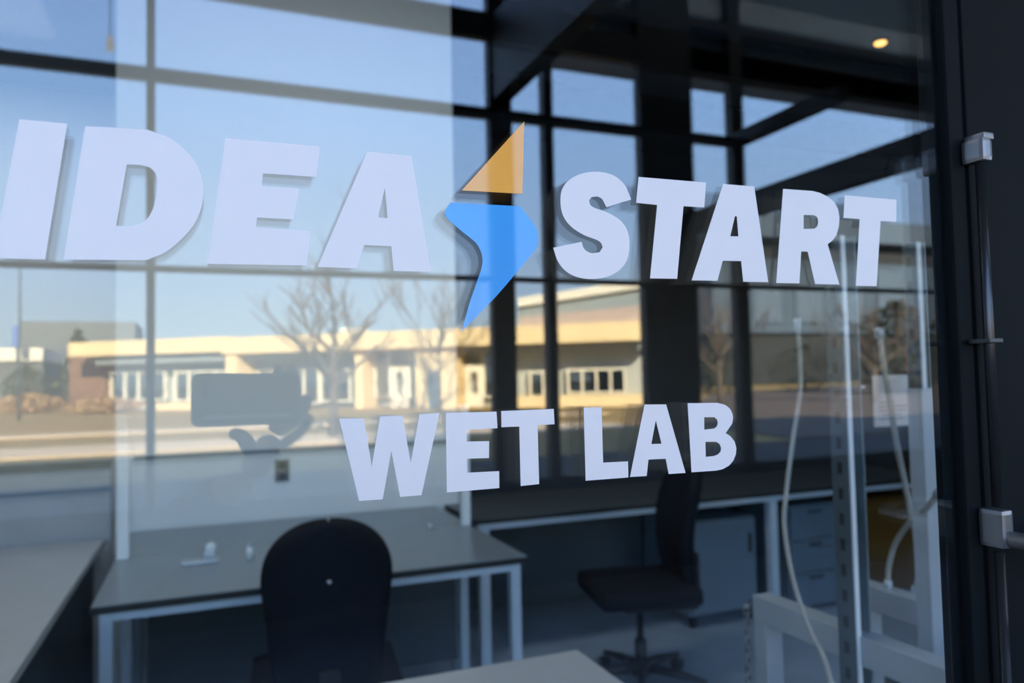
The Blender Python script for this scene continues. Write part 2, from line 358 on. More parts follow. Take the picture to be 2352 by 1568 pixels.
o = decal('bolt_shape', em, closed_smooth(zp([(395, 603), (865, 628), (925, 705), (970, 770), (985, 815), (988, 862), (972, 915), (920, 980), (700, 1240), (470, 1475), (520, 1290), (600, 1060), (610, 980), (595, 925), (562, 872), (480, 805), (376, 716), (355, 685), (360, 655)], 2.94, 900, 260)), [], 'blue_vinyl'); o['label'] = 'blue lower bolt'
w2 = thing('word_decal', onY(1650, 650, 0), 'white vinyl word START on the glass, right of the bolt emblem', 'lettering', g)
decal('letter', w2, closed_smooth(zp([(1615, 583), (1582, 500), (1530, 442), (1460, 407), (1370, 395), (1275, 410), (1197, 450), (1150, 510), (1137, 585), (1150, 680), (1200, 758), (1290, 820), (1380, 855), (1412, 878), (1422, 905), (1402, 938), (1355, 946), (1312, 930), (1290, 903), (1280, 868), (1088, 908), (1112, 985), (1165, 1060), (1245, 1105), (1350, 1120), (1450, 1105), (1530, 1063), (1582, 1000), (1602, 920), (1600, 838), (1578, 770), (1530, 715), (1450, 668), (1370, 640), (1338, 618), (1330, 590), (1347, 567), (1382, 562), (1420, 582), (1448, 635)], 2.94, 900, 260)), [], 'white_vinyl')
decal('letter', w2, zp([(1665, 430), (2120, 468), (2108, 637), (1968, 628), (1925, 1118), (1742, 1115), (1790, 620), (1648, 605)], 2.94, 900, 260), [], 'white_vinyl')
z3 = lambda p: zp(p, 4.3556, 1560, 400)
decal('letter', w2, z3([(437, 98), (748, 123), (888, 1080), (638, 1076), (617, 870), (433, 866), (380, 1066), (122, 1062)]), [z3([(556, 418), (574, 425), (590, 622), (508, 621)])], 'white_vinyl')
decal('letter', w2, z3([(1037, 147), (1330, 168)]) + z3([(1400, 185), (1480, 222), (1545, 275), (1585, 345), (1600, 430), (1595, 520), (1570, 610), (1530, 665), (1482, 700), (1600, 1104), (1357, 1098), (1283, 775), (1218, 773), (1200, 1092), (968, 1088)]),
      [z3([(1242, 408), (1345, 410), (1372, 425), (1386, 455), (1386, 495), (1375, 525), (1350, 545), (1242, 548)])], 'white_vinyl')
decal('letter', w2, z3([(1652, 210), (2170, 255), (2168, 478), (2012, 468), (1972, 1120), (1765, 1117), (1802, 450), (1640, 437)]), [], 'white_vinyl')
z4 = lambda p: zp(p, 4.3556, 760, 900); z5 = lambda p: zp(p, 5.6, 1300, 900)
w3 = thing('word_decal', onY(1020, 1130, 0), 'smaller white vinyl word WET on the glass under the bolt emblem', 'lettering', g)
decal('letter', w3, z4([(80, 265), (330, 262), (408, 745), (490, 243), (715, 235), (797, 712), (885, 222), (1085, 208), (905, 1030), (692, 1048), (603, 590), (517, 1072), (282, 1088)]), [], 'white_vinyl')
decal('letter', w3, z4([(1148, 208), (1655, 195), (1665, 362), (1356, 378), (1358, 494), (1582, 490), (1580, 660), (1360, 666), (1362, 806), (1682, 790), (1684, 960), (1158, 1004)]), [], 'white_vinyl')
decal('letter', w3, z4([(1702, 190), (2228, 168), (2236, 322), (2066, 332), (2082, 920), (1897, 940), (1883, 345), (1705, 352)]), [], 'white_vinyl')
w4 = thing('word_decal', onY(1500, 1090, 0), 'smaller white vinyl word LAB on the glass, right of WET', 'lettering', g)
decal('letter', w4, z5([(225, 200), (455, 192), (475, 907), (795, 890), (800, 1098), (250, 1140)]), [], 'white_vinyl')
decal('letter', w4, z5([(1008, 160), (1285, 158), (1535, 1040), (1318, 1054), (1280, 858), (1058, 868), (1035, 1080), (820, 1092)]), [z5([(1152, 362), (1225, 664), (1095, 668)])], 'white_vinyl')
decal('letter', w4, z5([(1562, 143), (1940, 138)]) + closed_smooth(z5([(1940, 138), (2030, 160), (2100, 210), (2138, 285), (2142, 360), (2115, 455), (2050, 520)]))[1:-3] + z5([(2050, 528)]) +
      z5([(2110, 565), (2165, 635), (2188, 720), (2182, 800), (2150, 880), (2095, 945), (2010, 992), (1930, 1010), (1612, 1032)]),
      [z5([(1774, 324), (1905, 324), (1938, 350), (1950, 395), (1938, 440), (1905, 468), (1776, 484)]), z5([(1790, 640), (1930, 640), (1972, 668), (1992, 720), (1985, 765), (1955, 800), (1900, 822), (1795, 832)])], 'white_vinyl')

# ================================================================== THE LAB
BZ = 0.75
def bench(name, x0, x1, y0, y1, z, label, top='bench_laminate', group=None, modesty=True, legs=True, ledge=None, rear=None):
    t = thing(name, ((x0 + x1) / 2, (y0 + y1) / 2, 0), label, 'desk', group)
    box('tabletop', (x0, y0 + 0.0, z - 0.003), (x1, y1, z), top, t)
    o = box('edge_band', (x0 - 0.002, y0 - 0.003, z - 0.026), (x1 + 0.002, y1, z - 0.0035), 'bench_edge', t, 0.002); o['label'] = 'black edge'
    if legs:
        s = 0.04
        bm = bmesh.new(); zr = z - 0.027
        rawbox(bm, (x0 + 0.02 + s, y0 + 0.02, zr - 0.03), (x1 - 0.02 - s, y0 + 0.05, zr)); rawbox(bm, (x0 + 0.02 + s, y1 - 0.05, zr - 0.03), (x1 - 0.02 - s, y1 - 0.02, zr))
        rawbox(bm, (x0 + 0.02, y0 + 0.02 + s, zr - 0.03), (x0 + 0.05, y1 - 0.02 - s, zr)); rawbox(bm, (x1 - 0.05, y0 + 0.02 + s, zr - 0.03), (x1 - 0.02, y1 - 0.02 - s, zr))
        link('frame_rail', bm, 'frame_paint', t)
        for xx in (x0 + 0.02, x1 - 0.02 - s):
            for yy in (y0 + 0.02, y1 - 0.02 - s):
                box('leg', (xx, yy, 0.0), (xx + s, yy + s, zr), 'frame_paint', t, 0.004)
    if modesty: box('modesty_panel', (x0 + 0.12, y1 - 0.09, 0.16), (x1 - 0.09, y1 - 0.07, z - 0.06), 'modesty_panel', t)
    return t
b1 = bench('lab_bench', -0.34, 1.155, 2.25, 2.98, BZ, 'grey-topped lab bench with black edge and pale legs, behind the nearest black chair', group=None)
# two uprights that stand on the bench, with the rail between them
up = thing('shelf_upright_frame', ((-0.3 + 1.15) / 2, 2.965, BZ), 'pale upright frame standing on the rear of the grey lab bench', 'frame')
xa = onY(283, 1280, 2.95).x; xb = onY(1069, 1195, 2.95).x
box('upright', (xa - 0.022, 2.93, BZ + 0.0005), (xa + 0.022, 2.97, 1.32), 'white_upright', up, 0.003)
box('upright', (xb - 0.020, 2.93, BZ + 0.0005), (xb + 0.020, 2.97, 1.32), 'white_upright', up, 0.003)
b1b = bench('lab_bench', -0.34, 1.155, 2.985, 3.54, BZ, 'grey-topped bench pushed against the white wall behind the front bench', modesty=False)
# bench row to the right
b2 = bench('long_bench', 1.22, 4.4, 3.05, 3.75, BZ, 'long dark-edged bench running to the right past the second black chair', top='dark_laminate', legs=False, modesty=False)
box('frame_rail', (1.24, 3.07, BZ - 0.058), (4.38, 3.10, BZ - 0.027), 'frame_paint', b2)
for xx in (1.25, 3.04, 4.34): box('leg', (xx, 3.07, 0), (xx + 0.05, 3.12, BZ - 0.058), 'frame_paint', b2, 0.003)
for xx in (1.25, 4.34): box('leg', (xx, 3.68, 0), (xx + 0.05, 3.73, BZ - 0.027), 'frame_paint', b2, 0.003)
box('back_panel', (1.3, 3.66, 0.12), (4.34, 3.675, BZ - 0.03), 'modesty_panel', b2)
# low items on the wall: outlet
p = onY(648, 1080, 3.56)
ot = thing('wall_outlet', (p.x, 3.555, p.z - 0.06), 'small dark power outlet on the white wall above the lab bench', 'outlet')
box('outlet_plate', (p.x - 0.035, 3.550, p.z - 0.056), (p.x + 0.035, 3.5595, p.z + 0.056), 'outlet_plate', ot, 0.003)
for dz in (0.028, -0.026): box('socket', (p.x - 0.019, 3.546, p.z + dz - 0.016), (p.x + 0.019, 3.551, p.z + dz + 0.016), 'outlet_black', ot, 0.003)
# bench at the left, running away from the glass
b3 = thing('side_bench', (-1.1, 2.3, 0), 'pale grey bench top at the lower left running away from the glass', 'desk')
box('tabletop', (-1.75, 0.9, BZ - 0.03), (-0.435, 3.42, BZ), 'light_laminate', b3, 0.004)
box('side_panel', (-0.50, 0.95, 0.0), (-0.47, 3.38, BZ - 0.032), 'modesty_panel', b3)
box('side_panel', (-1.72, 0.95, 0.0), (-1.69, 3.38, BZ - 0.032), 'modesty_panel', b3)
# near table
nt_ = thing('small_table', (0.35, 0.8, 0), 'pale table top just behind the glass at the bottom of the view', 'table')
box('tabletop', (-0.25, 0.35, BZ - 0.028), (0.876, 1.268, BZ), 'light_laminate', nt_, 0.004)
for xx in (-0.2, 0.80):
    for yy in (0.4, 1.19): box('leg', (xx, yy, 0), (xx + 0.035, yy + 0.035, BZ - 0.029), 'frame_paint', nt_)
# small things lying on the bench
def at_bench(px, py): q = onZ(px, py, BZ + 0.001); return q
q = at_bench(465, 1292); t = thing('tape_dispenser', (q.x, q.y, BZ), 'small pale tape dispenser lying on the grey lab bench', 'dispenser')
bm = bmesh.new(); rawbox(bm, (q.x - 0.075, q.y - 0.03, BZ + 0.001), (q.x + 0.06, q.y + 0.03, BZ + 0.014), 0.004); rawbox(bm, (q.x + 0.005, q.y - 0.02, BZ + 0.014), (q.x + 0.05, q.y + 0.02, BZ + 0.045), 0.008); link('body', bm, 'aluminium', t)
bm = bmesh.new(); disc(bm, (q.x + 0.03, q.y - 0.012, BZ + 0.055), 0.020, 0.024, 'y'); link('tape_roll', bm, 'white_upright', t, True)
q = at_bench(574, 1284); t = thing('glass_vial', (q.x, q.y, BZ), 'little upright white vial standing on the grey lab bench', 'vial')
bm = bmesh.new(); tube(bm, [(q.x, q.y, BZ + 0.001), (q.x, q.y, BZ + 0.05)], 0.012); link('body', bm, 'white_upright', t, True)
bm = bmesh.new(); tube(bm, [(q.x, q.y, BZ + 0.0505), (q.x, q.y, BZ + 0.064)], 0.010); link('cap', bm, 'aluminium', t, True)
q = at_bench(988, 1211); t = thing('metal_fitting', (q.x, q.y, BZ), 'tiny round metal fitting on the lab bench right of the chair', 'fitting')
bm = bmesh.new(); tube(bm, [(q.x, q.y, BZ + 0.0005), (q.x, q.y, BZ + 0.008), (q.x, q.y, BZ + 0.012), (q.x, q.y, BZ + 0.020)], [0.014, 0.014, 0.009, 0.009]); link('button', bm, 'aluminium', t, True)

# office chairs
def backshell(w, h, taper, th, crv):
    bm = bmesh.new(); nu, nv = 16, 30; F_, B_ = [], []
    for j in range(nv + 1):
        v = 1 - (1 - j / nv) ** 1.7; rf, rb = [], []
        hw = w / 2 * (1 - taper * (1 - v) ** 1.6)
        rr = 0.36
        if v > 1 - rr: k = (v - (1 - rr)) / rr; hw *= max(0.0004, (1 - k ** 2.2)) ** (1 / 2.2)
        if v < 0.1: k = (0.1 - v) / 0.1; hw *= math.sqrt(max(0, 1 - 0.8 * k * k))
        for i in range(nu + 1):
            u = -1 + 2 * i / nu; x = hw * u; z = h * v
            edge = min(1, (1 - abs(u)) * 4) ** 0.5 * min(1, (1 - v) * 9 + 0.05) ** 0.5 * min(1, v * 9 + 0.05) ** 0.5
            y = crv * (u * u) + 0.05 * math.sin(v * PI * 1.1) - 0.02
            rf.append(bm.verts.new((x, y + th * (0.25 + 0.75 * edge) / 2, z))); rb.append(bm.verts.new((x, y - th * (0.25 + 0.75 * edge) / 2, z)))
        F_.append(rf); B_.append(rb)
    for j in range(nv):
        for i in range(nu):
            bm.faces.new((F_[j][i], F_[j][i + 1], F_[j + 1][i + 1], F_[j + 1][i])); bm.faces.new((B_[j][i], B_[j + 1][i], B_[j + 1][i + 1], B_[j][i + 1]))
    for j in range(nv):
        bm.faces.new((F_[j][0], F_[j + 1][0], B_[j + 1][0], B_[j][0])); bm.faces.new((F_[j][nu], B_[j][nu], B_[j + 1][nu], F_[j + 1][nu]))
    for i in range(nu):
        bm.faces.new((F_[0][i], B_[0][i], B_[0][i + 1], F_[0][i + 1])); bm.faces.new((F_[nv][i], F_[nv][i + 1], B_[nv][i + 1], B_[nv][i]))
    return bm
def office_chair(label):
    """Built at the origin facing +y; its back is at -y."""
    t = thing('office_chair', (0, 0, 0), label, 'chair', 'black office chairs in the lab')
    bm = backshell(0.415, 0.615, 0.32, 0.07, 0.05); bmesh.ops.transform(bm, matrix=Matrix.Translation((0, -0.23, 0.42)) @ Matrix.Rotation(0.05, 4, 'X'), verts=bm.verts)
    bk = link('backrest', bm, 'chair_fabric', t, True)
    bm = bmesh.new(); tube(bm, [(0, -0.295, 0.86), (0, -0.285, 0.86)], 0.007); link('upholstery_button', bm, 'chrome', bk, True)
    bm = bmesh.new(); rawbox(bm, (-0.24, -0.22, 0.42), (0.24, 0.24, 0.50), 0.035); link('seat', bm, 'chair_fabric', t, True)
    bm = bmesh.new(); rawbox(bm, (-0.03, -0.29, 0.36), (0.03, -0.27, 0.60), 0.006); rawbox(bm, (-0.03, -0.28, 0.345), (0.03, 0.05, 0.365), 0.006); link('back_bracket', bm, 'black_plastic', t)
    bm = bmesh.new(); rawbox(bm, (-0.10, -0.10, 0.37), (0.10, 0.10, 0.415), 0.01); link('seat_plate', bm, 'black_plastic', t)
    bm = bmesh.new(); tube(bm, [(0, 0, 0.10), (0, 0, 0.22), (0, 0, 0.221), (0, 0, 0.37)], [0.028, 0.028, 0.016, 0.016], 16); link('gas_column', bm, 'black_plastic', t, True)
    bm = bmesh.new(); disc(bm, (0, 0, 0.065), 0.045, 0.05); link('hub', bm, 'black_plastic', t, True)
    for k in range(5):
        an = 2 * PI * k / 5 + 0.3; ca, sa = math.cos(an), math.sin(an)
        bm = bmesh.new(); tube(bm, [(0.04 * ca, 0.04 * sa, 0.095), (0.16 * ca, 0.16 * sa, 0.09), (0.30 * ca, 0.30 * sa, 0.068)], [0.022, 0.019, 0.013], 10); lg = link('leg', bm, 'black_plastic', t, True)
        bm = bmesh.new()
        for sgn in (-1, 1):
            cc = Vector((0.30 * ca, 0.30 * sa, 0.026)); ax = Vector((-sa, ca, 0)); tube(bm, [cc + ax * 0.006 * sgn, cc + ax * 0.022 * sgn], 0.025, 14)
        tube(bm, [(0.30 * ca, 0.30 * sa, 0.03), (0.30 * ca, 0.30 * sa, 0.068)], 0.006, 8)
        link('caster', bm, 'black_plastic', lg, True)
    return t
ch = office_chair('large black fabric office chair pulled up to the grey lab bench')
q = onY(752, 1300, 1.82)
ch.location = (q.x + 0.03, 2.08, 0); ch.rotation_euler.z = -0.10
ch2 = copytree(ch); ch2['label'] = 'second black office chair seen from the side, at the long bench'
q2 = onY(1550, 1200, 2.62); ch2.location = (q2.x - 0.22, 2.60, 0.0); ch2.rotation_euler.z = math.radians(78); ch2.scale = (1, 1, 1)

# cabinets under and beside the long bench
def cabinet(name, x0, x1, y0, y1, z0, z1, mat, label, drawers=0, door=False):
    t = thing(name, ((x0 + x1) / 2, (y0 + y1) / 2, 0), label, 'cabinet')
    box('body', (x0, y0 + 0.02, z0), (x1, y1, z1), mat, t, 0.004)
    if drawers:
        hh = (z1 - z0 - 0.02) / drawers
        for k in range(drawers):
            zz = z0 + 0.01 + hh * k
            d = box('drawer', (x0 + 0.008, y0, zz + 0.004), (x1 - 0.008, y0 + 0.019, zz + hh - 0.004), mat, t, 0.003)
            box('handle', ((x0 + x1) / 2 - 0.05, y0 - 0.012, zz + hh - 0.035), ((x0 + x1) / 2 + 0.05, y0 - 0.001, zz + hh - 0.025), 'black_plastic', d, 0.002)
    if door:
        d = box('door', (x0 + 0.008, y0, z0 + 0.01), (x1 - 0.008, y0 + 0.019, z1 - 0.01), mat, t, 0.003)
        box('handle', (x1 - 0.06, y0 - 0.014, z1 - 0.20), (x1 - 0.045, y0 - 0.001, z1 - 0.09), 'black_plastic', d, 0.002)
    return t
c1 = cabinet('mobile_cabinet', 2.52, 2.99, 3.14, 3.62, 0.07, 0.60, 'cabinet_steel', 'blue-grey mobile cabinet under the long bench behind the second chair', door=True)
for xx in (2.56, 2.95):
    for yy in (3.19, 3.56):
        bm = bmesh.new(); tube(bm, [(xx - 0.012, yy, 0.03), (xx + 0.012, yy, 0.03)], 0.03, 14); tube(bm, [(xx, yy, 0.03), (xx, yy, 0.07)], 0.008, 8); link('caster', bm, 'black_plastic', c1, True)
cabinet('drawer_cabinet', 3.24, 3.62, 3.14, 3.62, 0.02, 0.63, 'cabinet_steel', 'dim grey drawer cabinet under the long bench beside the amber cabinet', drawers=3)
cabinet('safety_cabinet', 3.66, 4.30, 3.16, 3.62, 0.02, 0.62, 'safety_yellow', 'dark amber safety cabinet behind the aluminium equipment frame', door=True)
cabinet('safety_cabinet', 4.50, 5.60, 3.16, 3.72, 0.02, 0.70, 'safety_yellow', 'dark amber cabinet at the right end of the long bench', door=True)

# equipment frame close behind the glass at the right
ef = thing('equipment_frame', (1.27, 0.8, 0), 'pale aluminium equipment frame with double rails at the lower right', 'frame')
EZ = 0.95
def bar(name, lo, hi, parent=ef, mat='aluminium'): return box(name, lo, hi, mat, parent, 0.003)
bar('rail', (1.133, 0.30, EZ - 0.055), (1.180, 0.900, EZ))
bar('leg', (1.133, 0.858, 0), (1.178, 0.898, EZ - 0.0555))
bar('rail', (1.415, 0.20, EZ - 0.055), (1.46, 0.880, EZ))
bar('rail', (1.415, 0.20, EZ - 0.175), (1.46, 0.840, EZ - 0.120))
bar('leg', (1.415, 0.842, 0), (1.455, 0.878, EZ - 0.0555))
bar('cross_rail', (1.179, 0.86, EZ - 0.40), (1.414, 0.89, EZ - 0.36))
bar('leg', (1.133, 0.302, 0), (1.173, 0.342, EZ - 0.0555)); bar('leg', (1.415, 0.202, 0), (1.455, 0.242, EZ - 0.1755))
bar('cross_rail', (1.174, 0.31, 0.30), (1.4145, 0.34, 0.34))
# slotted posts
def slotted(name, x, y, z0, z1, w, d, label):
    t = thing(name, (x, y, z0), label, 'post', 'slotted steel posts beside the equipment frame')
    bm = bmesh.new()
    fb_ = bmesh.new(); rawbox(fb_, (x - w / 2, y - d / 2, z0), (x - w / 2 + 0.003, y + d / 2, z1)); link('slotted_flange', fb_, 'slotted_steel', t)
    rawbox(bm, (x + w / 2 - 0.003, y - d / 2, z0), (x + w / 2, y + d / 2, z1))
    rawbox(bm, (x - w / 2 + 0.003, y + d / 2 - 0.003, z0), (x + w / 2 - 0.003, y + d / 2, z1))
    link('channel', bm, 'galvanised', t)
    bm = bmesh.new(); rawbox(bm, (x - w / 2 + 0.0035, y - d / 2 - 0.002, z0), (x - w / 2 + 0.014, y - d / 2 + 0.002, z1)); o = link('bright_lip', bm, 'white_upright', t); o['label'] = 'bright folded lip'
    return t
q = onY(1945, 1000, 0.62)
s1 = slotted('slotted_post', q.x, 0.62, 0.0, onY(1915, 545, 0.62).z, 0.042, 0.040, 'galvanised slotted post standing in front of the equipment frame')
pa, pb = onY(2122, 1000, 0.585), onY(2170, 1100, 0.585); zpl = onY(2130, 892, 0.585).z
s2 = slotted('slotted_post', pa.x + 0.016, 0.602, zpl + 0.0005, onY(2112, 560, 0.60).z, 0.030, 0.030, 'galvanised slotted post nearest the black door frame')
box('base_plate', (pa.x, 0.585, 0.0), (pb.x, 0.620, zpl), 'aluminium', s2, 0.002)
# hoses
def hose(pts, r, Y, label):
    P = [onY(px, py, yy) for (px, py), yy in zip(pts, Y)]
    t = thing('hose', P[0], label, 'hose', 'pale hoses hanging by the equipment frame')
    bm = bmesh.new(); tube(bm, smoothpts(P, 8), r, 12); link('tube', bm, 'clear_hose', t, True)
    for e in (0, -1):
        dd = (P[1] - P[0]).normalized() if e == 0 else (P[-1] - P[-2]).normalized()
        bm = bmesh.new(); tube(bm, [P[e] - dd * 0.012, P[e] + dd * 0.012], r * 1.6, 8); link('fitting', bm, 'aluminium', t, True)
    return t
hose([(1832, 745), (1838, 820), (1838, 900), (1820, 1020), (1804, 1150), (1803, 1220), (1822, 1330), (1858, 1440), (1890, 1505), (1915, 1585)], 0.0048, [0.75, 0.75, 0.75, 0.74, 0.72, 0.70, 0.66, 0.60, 0.56, 0.52], 'long pale hose curving down left of the slotted post')
hose([(2020, 765), (2030, 840), (2045, 930), (2062, 1030), (2085, 1140), (2103, 1230), (2110, 1300), (2104, 1358)], 0.0062, [0.72, 0.72, 0.72, 0.73, 0.74, 0.75, 0.76, 0.78], 'straight pale hose slanting down between the two slotted posts')
hose([(2040, 1345), (2042, 1300), (2058, 1245), (2090, 1200), (2130, 1165), (2158, 1130)], 0.0058, [0.80, 0.80, 0.78, 0.70, 0.56, 0.50], 'short grey hose looping up from the rail to the right')
# wires, tag, chain
q = onY(2090, 826, 0.7); t = thing('red_valve_handle', (q.x, 0.70, q.z), 'small red upright handle near the right slotted post', 'handle')
bm = bmesh.new(); rawbox(bm, (q.x - 0.005, 0.694, q.z - 0.030), (q.x + 0.005, 0.706, q.z + 0.028), 0.003); link('grip', bm, 'red_plastic', t)
bm = bmesh.new(); tube(bm, [(q.x, 0.70, q.z - 0.028), (q.x, 0.70, q.z - 0.042), (s2.location.x - 0.013, 0.605, q.z - 0.046)], 0.003, 8); link('stem', bm, 'galvanised', t, True)
p0, p1 = onY(2003, 862, 0.78), onY(2103, 975, 0.78)
t = thing('paper_notice', (p0.x, 0.78, p1.z), 'pale paper notice hanging by the right slotted post', 'notice')
box('sheet', (p0.x, 0.779, p1.z), (p1.x, 0.7805, p0.z), 'paper', t)
bm = bmesh.new()
for k, (u0, u1) in enumerate(((0.12, 0.5), (0.12, 0.82), (0.12, 0.78), (0.2, 0.66), (0.12, 0.7))):
    zz = p1.z + (p0.z - p1.z) * (0.46 - 0.08 * k); rawbox(bm, (p0.x + (p1.x - p0.x) * u0, 0.7782, zz), (p0.x + (p1.x - p0.x) * u1, 0.7788, zz + 0.0016))
link('printed_lines', bm, 'ink', t)
P = [Vector((s1.location.x + 0.022, 0.62, onY(1951, 803, 0.70).z)), onY(1951, 803, 0.70), onY(1953, 850, 0.70), onY(1958, 886, 0.70), onY(1966, 892, 0.70), onY(1985, 888, 0.70)]
t = thing('glass_hook', P[0], 'thin white bent rod right of the tall slotted post', 'rod'); bm = bmesh.new(); tube(bm, P, 0.0028, 8); link('rod', bm, 'white_upright', t, True)
q = onY(1714, 1400, 1.0); t = thing('steel_chain', (q.x, 1.0, 0.65), 'steel chain hanging left of the equipment frame leg', 'chain')
bm = bmesh.new(); z = q.z; k = 0
while z > 0.62:
    n = 14; ring = [Vector((math.cos(2 * PI * i / n) * 0.008, 0, math.sin(2 * PI * i / n) * 0.014)) for i in range(n + 1)]
    rot = Matrix.Rotation(PI / 2 * (k % 2), 3, 'Z'); tube(bm, [rot @ v + Vector((q.x, 1.0, z)) for v in ring], 0.0022, 6, False); z -= 0.021; k += 1
link('links', bm, 'chain_steel', t, True)
pipe('chain_hook', [(q.x, 1.0, q.z + 0.01), (q.x, 0.98, q.z + 0.03), (1.14, 0.93, q.z + 0.03)], 0.003, 'chain_steel', t, 8)
# pump between the frame rails
t = thing('pump_unit', (1.62, 1.0, 0), 'dark pump and pipework inside the equipment frame', 'pump')
bm = bmesh.new(); rawbox(bm, (1.50, 0.80, 0.0), (1.74, 1.15, 0.50), 0.01); link('housing', bm, 'mechanical_grey', t)
bm = bmesh.new(); tube(bm, [(1.50, 0.9, 0.62), (1.75, 0.9, 0.62)], 0.07, 20); link('motor', bm, 'mechanical_grey', t, True)
bm = bmesh.new(); tube(bm, smoothpts([(1.62, 0.9, 0.5), (1.62, 0.88, 0.72), (1.68, 0.86, 0.80), (1.74, 0.85, 0.62), (1.73, 0.85, 0.5)]), 0.014, 10); link('pipe', bm, 'mechanical_grey', t, True)
bm = bmesh.new(); tube(bm, [(1.56, 0.9, 0.69), (1.56, 0.9, 0.78)], 0.03, 16); link('gauge', bm, 'galvanised', t, True)
# ceiling fittings in the lab
q = onZ(2022, 95, 3.995); t = thing('downlight', (q.x, q.y, 4.0), 'glowing amber downlight in the dark lab ceiling', 'light')
bm = bmesh.new(); tube(bm, [(q.x, q.y, 3.9995), (q.x, q.y, 3.985)], [0.075, 0.07], 24); link('trim_ring', bm, 'black_metal', t, True)
bm = bmesh.new(); tube(bm, [(q.x, q.y, 3.986), (q.x, q.y, 3.972), (q.x, q.y, 3.965)], [0.045, 0.04, 0.025], 24); link('bulb', bm, 'lamp_warm', t, True)
for yy in (4.2, 5.4):
    t = thing('ceiling_beam', (4.5, yy, 3.0), 'dark beam under the lab ceiling' + (', the nearer one' if yy < 5 else ', farther in'), 'beam')
    bm = bmesh.new(); rawbox(bm, (1.45, yy - 0.05, 3.70), (8.9, yy + 0.05, 3.99)); link('web', bm, 'black_frame', t)

# ================================================================== THE LOBBY BEHIND THE PHOTOGRAPHER (seen mirrored in the pane)
# the mirrored picture gives each point at (x, +y); the thing itself stands at (x, -y)
YC = 4.4
def mbox(name, x0, x1, y0, y1, z0, z1, mat, parent=None, bev=0.0): return box(name, (x0, -y1, z0), (x1, -y0, z1), mat, parent, bev)
def xc(px, py=600): return onY(px, py, YC).x
cw = root('window_6', (2, -YC - 0.04, 0))
def mull(x0, x1, z0=0.0, z1=5.35): mbox('mullion', x0, x1, YC - 0.03, YC + 0.06, z0, z1, 'lobby_steel', cw)
V = [(xc(336), xc(355)), (xc(1130), xc(1181)), (xc(1255), xc(1276)), (xc(1478), xc(1598)), (xc(1689), xc(1716))]
for x0, x1 in V: mull(x0, x1)
for x in (-2.6, -4.9, -7.2, -9.5, -11.8, 6.4, 8.8, 11.2, 13.6, 16, 18.4, 20.8, 23.2): mull(x - 0.03, x + 0.03)
def tran(z0, z1, x0=-14, x1=26): mbox('transom', x0, x1, YC - 0.025, YC + 0.05, z0, z1, 'lobby_steel', cw)
tran(onY(0, 141, YC).z, onY(0, 113, YC).z, -14, V[4][1])
tran(onY(1000, 70, YC).z, onY(1000, 8, YC).z)
tran(onY(0, 611, YC).z, onY(0, 598, YC).z)
tran(5.2, 5.35); tran(0.0, 0.12)
st(mbox('wall_south', -14, 26, YC - 0.06, YC + 0.08, 0.0, onY(345, 1165, YC).z, 'black_frame'))
bm = bmesh.new(); rawbox(bm, (-14, -YC - 0.02, 0.12), (26, -YC - 0.014, 5.2)); link('pane', bm, 'clear_glass', cw)
# beams that run from the curtain wall towards the lab front
bA = mbox('trim_14', V[1][0] + 0.02, V[1][1] - 0.02, 0.0, YC - 0.03, onY(1160, 236, YC).z, onY(1160, 50, YC).z, 'lobby_steel'); st(bA)
zb0, zb1 = onY(1712, 338, YC).z, onY(1712, 312, YC).z
ye = onX(1925, 238, V[4][0]).y
st(mbox('trim_16', V[4][0], V[4][1], ye, YC - 0.03, zb0, zb1, 'lobby_steel'))
xC = xc(1560, 480); zc0 = onX(2175, 360, xC); zc1 = onX(2170, 285, xC)
st(mbox('trim_17', xC - 0.02, xC + 0.06, 0.0, YC - 0.03, zc0.z, zc1.z, 'lobby_steel'))
tran(onY(1600, 64, YC).z, onY(1600, 42, YC).z, V[3][1], 12)
tran(onY(1600, 172, YC).z, onY(1600, 112, YC).z, V[3][1], 12)
tran(onY(1380, 28, YC).z, onY(1380, 10, YC).z, V[2][0], V[3][1])
# entrance canopy outside
zk = onY(1480, 188, YC + 0.85).z
t = thing('entrance_canopy', (9, -YC - 2, zk), 'dark blue-grey entrance canopy beyond the lobby glass', 'canopy')
mbox('deck', 2.38, 16, YC + 0.10, YC + 0.85, zk, zk + 2.0, 'canopy_metal', t)
# added glowing bead standing in for a small white highlight
for (px, py) in ((252, 96),):
    q = onY(px, py, 3.0); t = thing('highlight_bead', (q.x, -3.0, 5.35), 'small white glowing bead for a highlight, high in the lobby', 'lamp')
    bm = bmesh.new(); tube(bm, [(q.x, -3.0, q.z - 0.03), (q.x, -3.0, q.z + 0.03)], [0.016, 0.010], 14); link('shade', bm, 'highlight_white', t, True)
    pipe('cord', [(q.x, -3.0, q.z + 0.03), (q.x, -3.0, 5.35)], 0.002, 'black_metal', t, 6)

